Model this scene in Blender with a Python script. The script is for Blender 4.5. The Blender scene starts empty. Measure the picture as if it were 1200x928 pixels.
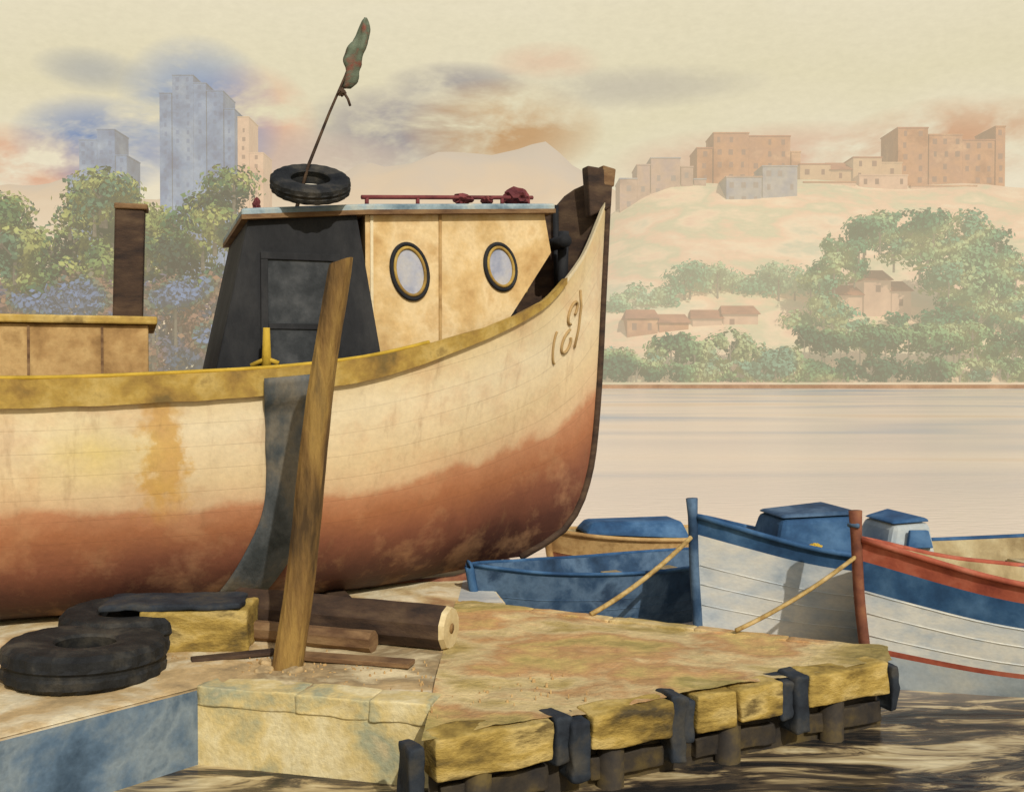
import bpy, bmesh, math, random
import numpy as np
from mathutils import Vector, noise as mnoise
random.seed(7); rng=np.random.default_rng(7)
scene=bpy.context.scene
scene.view_settings.view_transform='Standard'; scene.view_settings.look='None'; scene.view_settings.exposure=0

# ------------------------------------------------------------------ helpers
def lin(h):
    h=h.lstrip('#'); o=[]
    for i in (0,2,4):
        c=int(h[i:i+2],16)/255
        o.append(c/12.92 if c<=.04045 else ((c+.055)/1.055)**2.4)
    return (o[0],o[1],o[2],1)
def link(nt,a,b): nt.links.new(a,b)
def ramp(nt,stops,interp='LINEAR'):
    r=nt.nodes.new('ShaderNodeValToRGB'); r.color_ramp.interpolation=interp
    el=r.color_ramp.elements
    while len(el)<len(stops): el.new(.5)
    for e,(p,c) in zip(el,stops): e.position=p; e.color=lin(c) if isinstance(c,str) else c
    return r
def noise(nt,vec,scale,detail=5,rough=.55,dist=0):
    n=nt.nodes.new('ShaderNodeTexNoise'); n.inputs['Scale'].default_value=scale
    n.inputs['Detail'].default_value=detail; n.inputs['Roughness'].default_value=rough
    n.inputs['Distortion'].default_value=dist
    link(nt,vec,n.inputs['Vector']); return n
def math_(nt,op,a,b=None,c=None,clamp=False):
    m=nt.nodes.new('ShaderNodeMath'); m.operation=op; m.use_clamp=clamp
    for i,v in enumerate((a,b,c)):
        if v is None: continue
        if isinstance(v,(int,float)): m.inputs[i].default_value=v
        else: link(nt,v,m.inputs[i])
    return m.outputs[0]
def mix(nt,fac,a,b,mode='MIX'):
    m=nt.nodes.new('ShaderNodeMix'); m.data_type='RGBA'; m.blend_type=mode
    for sock,v in ((m.inputs[0],fac),(m.inputs[6],a),(m.inputs[7],b)):
        if isinstance(v,(int,float)): sock.default_value=v
        elif isinstance(v,str): sock.default_value=lin(v)
        elif isinstance(v,tuple): sock.default_value=v
        else: link(nt,v,sock)
    return m.outputs[2]
def base_mat(name):
    m=bpy.data.materials.new(name); m.use_nodes=True
    return m,m.node_tree,m.node_tree.nodes['Principled BSDF']
def finish(nt,bs,col,vec,rough,bump,bscale,mottle=.22,mscale=40):
    n1=noise(nt,vec,mscale,2,.6); n2=noise(nt,vec,mscale*.12,3,.6)
    s=math_(nt,'MULTIPLY_ADD',n1.outputs[0],mottle*2,1-mottle)
    s2=math_(nt,'MULTIPLY_ADD',n2.outputs[0],mottle*2.2,1-mottle*1.1)
    s=math_(nt,'MULTIPLY',s,s2)
    cc=nt.nodes.new('ShaderNodeCombineColor')
    for i in range(3): link(nt,s,cc.inputs[i])
    c=mix(nt,1.0,col,cc.outputs[0],'MULTIPLY')
    link(nt,c,bs.inputs['Base Color']); bs.inputs['Roughness'].default_value=rough
    bs.inputs['Specular IOR Level'].default_value=.25
    if bump>0:
        b=nt.nodes.new('ShaderNodeBump'); b.inputs['Strength'].default_value=bump; b.inputs['Distance'].default_value=.012
        nb=noise(nt,vec,bscale,3,.65); link(nt,nb.outputs[0],b.inputs['Height']); link(nt,b.outputs[0],bs.inputs['Normal'])
def wc(name,cols,scale=2,rough=.8,bump=.3,stretch=(1,1,1),dist=.15,mottle=.14,mscale=30,bscale=30,lo=.32,hi=.68):
    m,nt,bs=base_mat(name)
    tc=nt.nodes.new('ShaderNodeTexCoord'); mp=nt.nodes.new('ShaderNodeMapping')
    mp.inputs['Scale'].default_value=stretch; link(nt,tc.outputs['Object'],mp.inputs['Vector'])
    n=noise(nt,mp.outputs[0],scale,5,.6,dist)
    k=len(cols)
    st=[(lo+(hi-lo)*i/max(1,k-1),c) for i,c in enumerate(cols)]
    r=ramp(nt,st); link(nt,n.outputs[0],r.inputs[0])
    finish(nt,bs,r.outputs[0],mp.outputs[0],rough,bump,bscale,mottle,mscale)
    return m
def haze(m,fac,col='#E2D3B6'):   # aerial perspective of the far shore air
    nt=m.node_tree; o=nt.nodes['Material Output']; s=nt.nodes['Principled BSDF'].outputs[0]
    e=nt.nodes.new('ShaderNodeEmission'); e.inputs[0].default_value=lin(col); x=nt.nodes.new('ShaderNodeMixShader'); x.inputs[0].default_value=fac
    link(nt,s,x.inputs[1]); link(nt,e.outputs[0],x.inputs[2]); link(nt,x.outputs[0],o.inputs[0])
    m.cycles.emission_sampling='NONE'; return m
def empty(name,loc=(0,0,0)):
    e=bpy.data.objects.new(name,None); scene.collection.objects.link(e); e.empty_display_size=.3
    return e
def mk(name,verts,faces,mats,parent=None,smooth=False,midx=None,uv=None,recalc=True,bevel=0):
    me=bpy.data.meshes.new(name); me.from_pydata([tuple(v) for v in verts],[],faces)
    if not isinstance(mats,(list,tuple)): mats=[mats]
    for m in mats: me.materials.append(m)
    if midx is not None:
        for p,i in zip(me.polygons,midx): p.material_index=i
    if uv is not None:
        l=me.uv_layers.new(name='UVMap')
        for lp in me.loops: l.data[lp.index].uv=uv[lp.vertex_index]
    if recalc:
        bm=bmesh.new(); bm.from_mesh(me); bmesh.ops.recalc_face_normals(bm,faces=bm.faces); bm.to_mesh(me); bm.free()
    if smooth:
        for p in me.polygons: p.use_smooth=True
    o=bpy.data.objects.new(name,me); scene.collection.objects.link(o)
    if parent: o.parent=parent
    if bevel:
        b=o.modifiers.new('bevel','BEVEL'); b.width=bevel; b.segments=2; b.limit_method='ANGLE'
    return o
HF=[(0,1,2,3),(7,6,5,4),(0,4,5,1),(1,5,6,2),(2,6,7,3),(3,7,4,0)]
def hexa(name,p,mat,parent=None,bevel=.01): return mk(name,p,HF,mat,parent,bevel=bevel)
def box(name,c,s,mat,parent=None,rz=0,bevel=.01,tilt=(0,0)):
    cx,cy,cz=c; hx,hy,hz=s[0]/2,s[1]/2,s[2]/2; co,si=math.cos(rz),math.sin(rz); v=[]
    for z in (-hz,hz):
        for x,y in ((-hx,-hy),(hx,-hy),(hx,hy),(-hx,hy)):
            v.append((cx+x*co-y*si+tilt[0]*z,cy+x*si+y*co+tilt[1]*z,cz+z))
    return hexa(name,v,mat,parent,bevel)
def rough(name,c,s,mat,parent=None,rz=0,amp=.03,fr=5,rnd=.25,seed=None):
    """worn, broken-edged block: rounded box with noise displacement"""
    sd=random.random()*50 if seed is None else seed
    bm=bmesh.new(); bmesh.ops.create_cube(bm,size=2); bmesh.ops.subdivide_edges(bm,edges=bm.edges[:],cuts=13,use_grid_fill=True)
    co,si=math.cos(rz),math.sin(rz); mn=min(s)/2
    for v in bm.verts:
        p=v.co.copy()
        p=Vector([math.copysign(abs(t)**.6,t) for t in p])
        q=Vector((p.x*s[0]/2,p.y*s[1]/2,p.z*s[2]/2))
        r=rnd*mn; inn=Vector([max(-(s[i]/2-r),min(s[i]/2-r,q[i])) for i in range(3)])
        dd=q-inn
        if dd.length>1e-6: q=inn+dd.normalized()*r
        n_=Vector((mnoise.noise(q*fr+Vector((sd,0,0))),mnoise.noise(q*fr+Vector((0,sd,7))),mnoise.noise(q*fr+Vector((3,0,sd)))))
        n2_=Vector((mnoise.noise(q*fr*3.3+Vector((sd,1,0))),mnoise.noise(q*fr*3.3+Vector((4,sd,7))),mnoise.noise(q*fr*3.3+Vector((3,8,sd)))))
        q=q+n_*amp*1.6+n2_*amp*.6
        v.co=Vector((c[0]+q.x*co-q.y*si,c[1]+q.x*si+q.y*co,c[2]+q.z))
    me=bpy.data.meshes.new(name); bm.to_mesh(me); bm.free(); me.materials.append(mat)
    for p in me.polygons: p.use_smooth=True
    o=bpy.data.objects.new(name,me); scene.collection.objects.link(o)
    if parent: o.parent=parent
    return o
def tube(name,pts,radii,mat,parent=None,n=10,smooth=True,caps=True,jit=0,closed=False):
    pts=[Vector(p) for p in pts]; V=[];F=[]
    if not isinstance(radii,(list,tuple)): radii=[radii]*len(pts)
    m=len(pts); prev=None
    for i,p in enumerate(pts):
        if closed: t=(pts[(i+1)%m]-pts[i-1]).normalized()
        else: t=(pts[min(i+1,m-1)]-pts[max(i-1,0)]).normalized()
        if prev is None:
            a=Vector((0,0,1)) if abs(t.z)<.9 else Vector((0,1,0))
            u=t.cross(a).normalized()
        else: u=(prev-t*prev.dot(t)).normalized()
        prev=u; w=t.cross(u)
        for k in range(n):
            an=2*math.pi*(k+.5)/n; r=radii[i]*(1+jit*(random.random()-.5))
            V.append(p+u*math.cos(an)*r+w*math.sin(an)*r)
    L=m if closed else m-1
    for i in range(L):
        for k in range(n):
            a=i*n+k;b=i*n+(k+1)%n;c=((i+1)%m)*n+(k+1)%n;d=((i+1)%m)*n+k
            F.append((a,b,c,d))
    if caps and not closed: F.append(tuple(range(n))); F.append(tuple(range((m-1)*n,m*n)))
    return mk(name,V,F,mat,parent,smooth=smooth)
def interp(tab):
    xs=[a for a,b in tab]; ys=[b for a,b in tab]; n=len(xs)
    sec=[(ys[i+1]-ys[i])/(xs[i+1]-xs[i]) for i in range(n-1)]
    m=[sec[0]]+[0 if sec[i-1]*sec[i]<=0 else 2*sec[i-1]*sec[i]/(sec[i-1]+sec[i]) for i in range(1,n-1)]+[sec[-1]]
    def f(x):
        if x<=xs[0]: return ys[0]
        if x>=xs[-1]: return ys[-1]
        i=0
        while x>xs[i+1]: i+=1
        h=xs[i+1]-xs[i]; t=(x-xs[i])/h
        return (ys[i]*(2*t**3-3*t**2+1)+m[i]*h*(t**3-2*t**2+t)+ys[i+1]*(-2*t**3+3*t**2)+m[i+1]*h*(t**3-t**2))
    return f

# ------------------------------------------------------------------ light, sky
sundir=Vector((.42,-1.0,.86)).normalized()
w=bpy.data.worlds.new("World"); scene.world=w; w.use_nodes=True; nt=w.node_tree
w.cycles.sampling_method='MANUAL'; w.cycles.sample_map_resolution=512
for n in list(nt.nodes): nt.nodes.remove(n)
out=nt.nodes.new('ShaderNodeOutputWorld')
sky=nt.nodes.new('ShaderNodeTexSky'); sky.sky_type='NISHITA'; sky.sun_disc=False
sky.sun_elevation=math.asin(sundir.z); sky.sun_rotation=math.atan2(sundir.x,sundir.y)
sky.dust_density=2
bg1=nt.nodes.new('ShaderNodeBackground'); bg1.inputs[1].default_value=.12; link(nt,sky.outputs[0],bg1.inputs[0])
tc=nt.nodes.new('ShaderNodeTexCoord'); sp=nt.nodes.new('ShaderNodeSeparateXYZ'); link(nt,tc.outputs['Generated'],sp.inputs[0])
mp=nt.nodes.new('ShaderNodeMapping'); mp.inputs['Scale'].default_value=(1,1,2.2); link(nt,tc.outputs['Generated'],mp.inputs[0])
n1=noise(nt,mp.outputs[0],3.0,3,.6,.2)
zc=math_(nt,'MULTIPLY_ADD',n1.outputs[0],.20,math_(nt,'ADD',sp.outputs[2],-.10))
rg=ramp(nt,[(0,'#EBDAC1'),(.09,'#EDDFC8'),(.17,'#EADFC4'),(.25,'#E1D7B6'),(.33,'#E6DCBF'),(.42,'#DED3AC')]); link(nt,zc,rg.inputs[0])
c=rg.outputs[0]
n2=noise(nt,mp.outputs[0],9,5,.62,.3)
def patch(c,u,v,ru,rv,hexc,strength):
    cx,cz=(u-600)/1200,(440-v)/1200; L=math.sqrt(1+cx*cx+cz*cz)
    dx=math_(nt,'DIVIDE',math_(nt,'SUBTRACT',sp.outputs[0],cx/L),ru/1200/L)
    dz=math_(nt,'DIVIDE',math_(nt,'SUBTRACT',sp.outputs[2],cz/L),rv/1200/L)
    d=math_(nt,'ADD',math_(nt,'MULTIPLY',dx,dx),math_(nt,'MULTIPLY',dz,dz))
    k=math_(nt,'SUBTRACT',1.0,d,clamp=True)
    k=math_(nt,'MULTIPLY',k,math_(nt,'MULTIPLY_ADD',n2.outputs[0],5.0,-1.7,clamp=True))
    k=math_(nt,'MULTIPLY',k,math_(nt,'GREATER_THAN',sp.outputs[1],0))
    return mix(nt,math_(nt,'MULTIPLY',k,strength,clamp=True),c,hexc)
for a in ((470,155,120,52,'#A39B9A',1.0),(540,100,90,24,'#A7A09C',.9),(590,155,120,58,'#C6A176',1.1),(740,105,160,26,'#BFB7A6',.7),
          (110,85,60,26,'#A9AAA8',.7),(20,195,120,48,'#DDAB8C',1.0),(120,170,90,55,'#7C90B4',1.0),(300,150,75,70,'#E2B799',1.1),
          (640,75,70,22,'#E0BFA2',.7),(900,190,190,44,'#D9B498',.9),(340,185,170,34,'#C9B4A4',.8),(240,135,90,85,'#8A9CBA',1.0),(1110,170,130,54,'#CFA07C',.9)):
    c=patch(c,*a)
n3=noise(nt,mp.outputs[0],110,2,.7)
g=math_(nt,'MULTIPLY_ADD',n3.outputs[0],.14,.93)
cc=nt.nodes.new('ShaderNodeCombineColor')
for i in range(3): link(nt,g,cc.inputs[i])
c=mix(nt,1.0,c,cc.outputs[0],'MULTIPLY')
bg2=nt.nodes.new('ShaderNodeBackground'); bg2.inputs[1].default_value=1.0; link(nt,c,bg2.inputs[0])
ms=nt.nodes.new('ShaderNodeMixShader')
fr=ramp(nt,[(.40,(0,0,0,1)),(.65,(1,1,1,1))]); link(nt,sp.outputs[2],fr.inputs[0])
link(nt,fr.outputs[0],ms.inputs[0]); link(nt,bg2.outputs[0],ms.inputs[1]); link(nt,bg1.outputs[0],ms.inputs[2])
link(nt,ms.outputs[0],out.inputs[0])
sl=bpy.data.lights.new('sun','SUN'); sl.energy=2.9; sl.angle=math.radians(.6); sl.color=(1,.955,.88)
so=bpy.data.objects.new('sun',sl); scene.collection.objects.link(so); so.rotation_euler=sundir.to_track_quat('Z','Y').to_euler()

# ------------------------------------------------------------------ materials
M={}
M['cabin']=wc('cabin_paint',['#B8945F','#CFB07A','#DEC596','#C7A570'],2.0,bump=.2)
M['black']=wc('tarred_wood',['#17181A','#252628','#373737'],2.2,bump=.4,mottle=.2,stretch=(1,1,.5))
M['black2']=wc('door_dark',['#222527','#343739','#4B4D4E'],4,bump=.4)
M['darkbrown']=wc('dark_brown_wood',['#2C231F','#453529','#5A4836'],3,stretch=(1,1,3))
M['brown']=wc('brown_wood',['#5C432E','#7B5F41','#8E7350'],3,stretch=(1,1,4))
M['hatch']=wc('hatch_wood',['#86673F','#A68454','#BC9C68','#957548'],3)
M['scroll']=wc('scroll_paint',['#A3875A','#B99C6C'],3)
M['post']=wc('post_wood',['#473620','#755930','#95773F','#635031'],5,stretch=(1,1,.2),bump=.9,bscale=40)
M['ochre']=wc('ochre_rail',['#77633A','#97793F','#AE9048','#BFA460','#88703F'],2.4,stretch=(1,1,1),mottle=.2)
M['yellow']=wc('yellow_paint',['#A88A2C','#C9A83F'],4)
M['roof']=wc('roof_paint',['#5E7480','#93A4A8','#BDBCA8'],3)
M['maroon']=wc('maroon_rail',['#55292C','#753A3B','#8A5048'],4)
M['cream']=wc('cream_trim',['#D3C29C','#E2D5B2'],4)
M['rubber']=wc('tyre_rubber',['#131415','#222323','#454139'],4,rough=.75,bump=.6,mottle=.25)
M['glass']=wc('porthole_glass',['#868EA4','#A9ABB4','#BDB8AE'],3,rough=.2,bump=.02)
M['white']=wc('white_hull',['#A2AFB8','#C2C8C8','#DAD8CC','#B5BEC2'],1.4,stretch=(1,1,2),mottle=.12,bump=.1)
M['grey']=wc('grey_hull',['#7F8D96','#A3ADB0','#B9BBB2'],2,bump=.1)
M['blue']=wc('blue_paint',['#203C5C','#315478','#4F7294'],2.5,bump=.1)
M['dkblue']=wc('dark_blue_hull',['#1F3349','#2F4863','#546C84','#293D54'],2,bump=.15)
M['red']=wc('red_paint',['#7E3B2D','#A4563F','#B87058'],3,bump=.1)
M['rust']=wc('rust_wood',['#56342A','#7B4C38','#916444'],4)
M['inside']=wc('boat_inside',['#85724F','#A8966F','#BDB08A'],3)
M['rope']=wc('rope_hemp',['#84693D','#AB9058','#BFA674'],12)
M['quay']=wc('quay_concrete',['#9C7A54','#C5AE80','#D9CCAA','#BDA274','#94805E','#D2C198'],.9,dist=.3,bump=.5,mottle=.22)
M['quaywall']=wc('quay_wall_stone',['#BFA96E','#D8CA9E','#CBB67C','#9C9D80','#C8B488'],1.6,dist=.2,bump=.6,mottle=.2)
M['slip']=wc('slip_concrete',['#A5A9A8','#C6C4B8','#B7B8B0'],1.5)
M['shadewall']=wc('wall_shade_blue',['#344657','#566B7E','#78848A','#415567'],1.8,dist=.3,mottle=.24)  # shade on the left quay face, put into the colour as blue
M['jetty']=wc('jetty_surface',['#857645','#A8935A','#C6B180','#B28A5C','#BBA264','#998A50','#BFAA72'],.75,dist=.2,stretch=(.9,1.4,1),bump=.9,mottle=.30,mscale=24,lo=.30,hi=.70)
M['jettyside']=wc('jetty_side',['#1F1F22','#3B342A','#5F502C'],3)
M['beam']=wc('edge_timber',['#4A3F28','#7E6832','#A48A46','#B9A162','#6E5D36'],3,dist=.2,mottle=.28,bump=.9,stretch=(.7,.7,1.6))
M['navy']=wc('fender_rubber',['#1C2027','#2B3138','#45423B'],4,mottle=.25)
M['logend']=wc('cut_wood',['#B39C6C','#D0BF94'],6)
M['mud']=wc('shore_earth',['#8D7058','#AC8F74'],.2)

# big hull material: UV = (distance from bow, girth fraction)
m,nt,bs=base_mat('hull_paint'); tcn=nt.nodes.new('ShaderNodeTexCoord'); su=nt.nodes.new('ShaderNodeSeparateXYZ')
link(nt,tcn.outputs['UV'],su.inputs[0]); S_,F_=su.outputs[0],su.outputs[1]
ob=tcn.outputs['Object']
nn=noise(nt,ob,1.4,4,.6,.2); nf=noise(nt,ob,7,4,.6,.1)
ff=math_(nt,'ADD',F_,math_(nt,'MULTIPLY_ADD',nn.outputs[0],.16,-.08)); ff=math_(nt,'ADD',ff,math_(nt,'MULTIPLY_ADD',nf.outputs[0],.05,-.025))
r=ramp(nt,[(0,'#2E1D17'),(.14,'#55342A'),(.26,'#83523D'),(.38,'#A66D4A'),(.465,'#BB8560'),(.505,'#D4B48C'),(.6,'#DDC59A'),(.8,'#E6D6B2'),(1,'#D8C08E')])
link(nt,ff,r.inputs[0])
def win(x,c,wd):
    d=math_(nt,'ABSOLUTE',math_(nt,'SUBTRACT',x,c)); d=math_(nt,'DIVIDE',d,wd); return math_(nt,'SUBTRACT',1,d,clamp=True)
sn=math_(nt,'ADD',S_,math_(nt,'MULTIPLY_ADD',nf.outputs[0],.5,-.25))
st=math_(nt,'MULTIPLY',win(sn,4.45,.2),win(F_,.70,.30)); st=math_(nt,'MINIMUM',math_(nt,'MULTIPLY',st,2.0),.75)
col=mix(nt,st,r.outputs[0],'#C99A3E')
st2=math_(nt,'MULTIPLY',win(sn,4.95,.55),win(F_,.72,.16)); col=mix(nt,math_(nt,'MULTIPLY',st2,.8),col,'#DDC77C')
n4=noise(nt,ob,2.0,5,.65,.1); p4=ramp(nt,[(.50,(0,0,0,1)),(.66,(1,1,1,1))]); link(nt,n4.outputs[0],p4.inputs[0])
col=mix(nt,math_(nt,'MULTIPLY',p4.outputs[0],.34),col,'#C79A70')
mpv=nt.nodes.new('ShaderNodeMapping'); mpv.inputs['Scale'].default_value=(5,5,.5); link(nt,ob,mpv.inputs[0])
n5=noise(nt,mpv.outputs[0],1.6,5,.65); p5=ramp(nt,[(.56,(0,0,0,1)),(.74,(1,1,1,1))]); link(nt,n5.outputs[0],p5.inputs[0])
col=mix(nt,math_(nt,'MULTIPLY',p5.outputs[0],.34),col,'#8E6A4A')
pl_=math_(nt,'PINGPONG',math_(nt,'MULTIPLY',F_,11),.5); seam=math_(nt,'LESS_THAN',pl_,.016)
col=mix(nt,math_(nt,'MULTIPLY',seam,math_(nt,'MULTIPLY',nn.outputs[0],.42)),col,'#6B4A36')
finish(nt,bs,col,ob,.6,.35,14,.12,22)
M['hull']=m

# water
m,nt,bs=base_mat('water'); tcn=nt.nodes.new('ShaderNodeTexCoord'); ob=tcn.outputs['Object']
mp=nt.nodes.new('ShaderNodeMapping'); mp.inputs['Scale'].default_value=(.05,.16,1); link(nt,ob,mp.inputs[0])
na=noise(nt,mp.outputs[0],.55,2,.5,.5)
ra=ramp(nt,[(.32,'#A9B0B8'),(.44,'#D8C8BA'),(.56,'#EAD6C0'),(.68,'#E4C8AC')]); link(nt,na.outputs[0],ra.inputs[0])
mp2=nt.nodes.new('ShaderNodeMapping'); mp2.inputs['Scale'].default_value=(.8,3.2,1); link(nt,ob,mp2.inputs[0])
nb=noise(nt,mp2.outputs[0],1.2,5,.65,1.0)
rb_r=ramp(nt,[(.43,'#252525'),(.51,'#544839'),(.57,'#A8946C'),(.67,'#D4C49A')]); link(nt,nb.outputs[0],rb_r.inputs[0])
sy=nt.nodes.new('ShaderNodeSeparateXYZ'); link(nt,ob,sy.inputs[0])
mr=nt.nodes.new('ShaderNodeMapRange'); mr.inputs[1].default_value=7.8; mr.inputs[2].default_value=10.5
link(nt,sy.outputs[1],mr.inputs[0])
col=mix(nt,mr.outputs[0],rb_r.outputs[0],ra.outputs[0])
link(nt,col,bs.inputs['Base Color']); bs.inputs['Roughness'].default_value=.24; bs.inputs['IOR'].default_value=1.33; bs.inputs['Specular IOR Level'].default_value=.4
b=nt.nodes.new('ShaderNodeBump'); b.inputs['Strength'].default_value=.4; b.inputs['Distance'].default_value=.06
mp3=nt.nodes.new('ShaderNodeMapping'); mp3.inputs['Scale'].default_value=(.7,2.2,1); link(nt,ob,mp3.inputs[0])
nc=noise(nt,mp3.outputs[0],2.2,3,.6,.4); link(nt,nc.outputs[0],b.inputs['Height']); link(nt,b.outputs[0],bs.inputs['Normal'])
M['water']=m
mk('water',[(-3000,-800,0),(3000,-800,0),(3000,4000,0),(-3000,4000,0)],[(0,1,2,3)],M['water'])

# ------------------------------------------------------------------ quay and jetty
G=.5
pl=[(-2.1,6.8),(-.50,6.4),(-.50,9.42),(-.06,9.40),(-.43,11.4),(-.9,13.5),(-14,13.5),(-14,3.05),(-5.41,3.05)]
q=empty('quay')
n=len(pl); V=[(x,y,G) for x,y in pl]+[(x,y,-.8) for x,y in pl]
F=[tuple(range(n))]+[(i,(i+1)%n,n+(i+1)%n,n+i) for i in range(n)]
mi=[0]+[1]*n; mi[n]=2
mk('quay_body',V,F,[M['quay'],M['quaywall'],M['shadewall']],q,midx=mi)
mk('slip_slab',[(-2.6,9.75,G+.004),(-.5,9.44,G+.004),(-.08,9.42,G+.004),(-.44,11.35,G+.004),(-2.6,11.6,G+.004)],[(0,1,2,3,4)],M['slip'],q)
V=[];F=[];NXq,NYq=110,70
for j in range(NYq+1):
    for i in range(NXq+1):
        x=-6+5.5*i/NXq; yf=6.8-(x+2.1)*.25 if x>-2.1 else 6.8+(x+2.1)*1.133
        yf+=.05; y=yf+(12-yf)*(j/NYq)**1.5
        e_=min(1,j/5)
        z=G+.006+e_*(.012+.022*mnoise.noise(Vector((x*1.1,y*1.1,4)))+.010*mnoise.noise(Vector((x*5,y*5,9)))) 
        V.append((x,y,max(z,G+.006)))
for j in range(NYq):
    for i in range(NXq):
        a=j*(NXq+1)+i; F.append((a,a+1,a+NXq+2,a+NXq+1))
mk('trodden_earth',V,F,M['quay'],q,smooth=True,recalc=False)
a=Vector((-2.1,6.8,0)); b=Vector((-.52,6.4,0)); L=(b-a).length; d=(b-a)/L; nr=Vector((d.y,-d.x,0)); s=0
for i,l in enumerate((.72,.50,.41)):
    c_=a+d*(s+l/2)-nr*.12
    rough(f'coping_{i}',(c_.x,c_.y,G-.035),(l+.005,.26,.13),M['quaywall'],q,rz=math.atan2(d.y,d.x),amp=.008,rnd=.15); s+=l
J=empty('jetty')
c00,c10,c11,c01=(-.52,5.84),(2.80,7.50),(2.86,7.78),(-.52,9.44)
NX,NY=140,90; V=[];F=[]
for j in range(NY+1):
    for i in range(NX+1):
        a=i/NX;bb=j/NY
        x=(1-a)*(1-bb)*c00[0]+a*(1-bb)*c10[0]+a*bb*c11[0]+(1-a)*bb*c01[0]
        y=(1-a)*(1-bb)*c00[1]+a*(1-bb)*c10[1]+a*bb*c11[1]+(1-a)*bb*c01[1]
        z=G+.018+.035*mnoise.noise(Vector((x*1.3,y*1.3,2)))+.018*mnoise.noise(Vector((x*4,y*4,5)))+.008*mnoise.noise(Vector((x*14,y*14,5)))
        V.append((x,y,z))
for j in range(NY):
    for i in range(NX):
        a=j*(NX+1)+i; F.append((a,a+1,a+NX+2,a+NX+1))
mk('jetty_top',V,F,M['jetty'],J,smooth=True,recalc=False)
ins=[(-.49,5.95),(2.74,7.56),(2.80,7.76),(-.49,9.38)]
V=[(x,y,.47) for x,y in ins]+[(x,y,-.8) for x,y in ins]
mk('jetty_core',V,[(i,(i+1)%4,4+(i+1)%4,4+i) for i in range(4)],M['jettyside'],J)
def along(k,off=0): 
    d=Vector((3.29,1.68,0)).normalized(); nrm=Vector((d.y,-d.x,0))
    return Vector((c00[0]+3.32*k,c00[1]+1.66*k,0))+nrm*off
ang=math.atan2(1.66,3.32)
segs=[(.02,.225,.25),(.295,.455,.23),(.515,.60,.26),(.604,.705,.22),(.775,.975,.23)]
for i,(a,bk,h_) in enumerate(segs):
    c=along((a+bk)/2,-.04+(.02 if i%2 else -.01)); L=(bk-a)*3.71
    rough(f'edge_timber_{i}',(c.x,c.y,G+.012-h_/2),(L,.22,h_),M['beam'],J,rz=ang+random.uniform(-.02,.02),amp=.012,fr=4,rnd=.16)
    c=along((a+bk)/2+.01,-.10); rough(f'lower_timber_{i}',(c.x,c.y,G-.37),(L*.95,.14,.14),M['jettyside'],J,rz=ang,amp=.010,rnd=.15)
for i,(k,ww,hh,up,of) in enumerate(((-.012,.09,.50,-.02,-.04),(.243,.12,.30,.02,-.06),(.272,.13,.38,-.01,-.03),(.474,.12,.44,.035,-.03),(.498,.11,.28,-.02,-.06),(.724,.12,.26,.0,-.06),(.752,.13,.40,.03,-.03),(.990,.07,.34,-.01,-.04))):
    c=along(k,of); rough(f'fender_block_{i}',(c.x,c.y,G+up-hh/2),(ww,.22,hh),M['navy'],J,rz=ang+.15*random.uniform(-1,1),amp=.014,rnd=.35)
for i,k in enumerate((.1,.35,.6,.85)):
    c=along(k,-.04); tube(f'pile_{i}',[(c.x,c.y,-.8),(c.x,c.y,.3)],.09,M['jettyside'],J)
for i in range(5):
    k0,k1=i/5,(i+1)/5
    a=Vector((-.49+3.35*k0,9.42-1.64*k0,0)); b_=Vector((-.49+3.35*k1,9.42-1.64*k1,0)); c=(a+b_)/2
    rough(f'back_timber_{i}',(c.x,c.y-.03,G-.04),((b_-a).length*.995,.13,.13),M['jetty'],J,rz=math.atan2(-1.64,3.35),amp=.008,rnd=.15)
# gravel: small grey-tan chips gathered round the post and tyres
V=[];F=[]
for i in range(260):
    cx_,cy_,sg=random.choice(((-1.6,7.3,.35),(-2.4,7.4,.4),(-1.1,7.1,.35),(-.2,6.7,.5)))
    x=random.gauss(cx_,sg); y=random.gauss(cy_,sg*.6)
    if x<-.55 and y<6.95-(x+2.1)*.25*(1 if x>-2.1 else -4.6): continue
    if x>-.6 and (y<6.05+(x+.5)*.5 or y>9.2-(x+.5)*.5): continue
    r_=random.uniform(.003,.009)*(1 if random.random()<.95 else 2.0); b0=len(V); sx=random.uniform(.8,1.8)
    for k in range(7):
        an=k*.8976+random.random()*.3; V.append((x+math.cos(an)*r_*sx,y+math.sin(an)*r_,G+.0))
    for k in range(7):
        vx=V[b0+k]; V.append((x+(vx[0]-x)*.65,y+(vx[1]-y)*.65,G+.026+r_*.4*random.uniform(.6,1.2)))
    for k in range(7): F.append((b0+k,b0+(k+1)%7,b0+7+(k+1)%7,b0+7+k))
    F.append(tuple(range(b0+7,b0+14)))
mk('gravel',V,F,M['hatch'],smooth=True)

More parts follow.
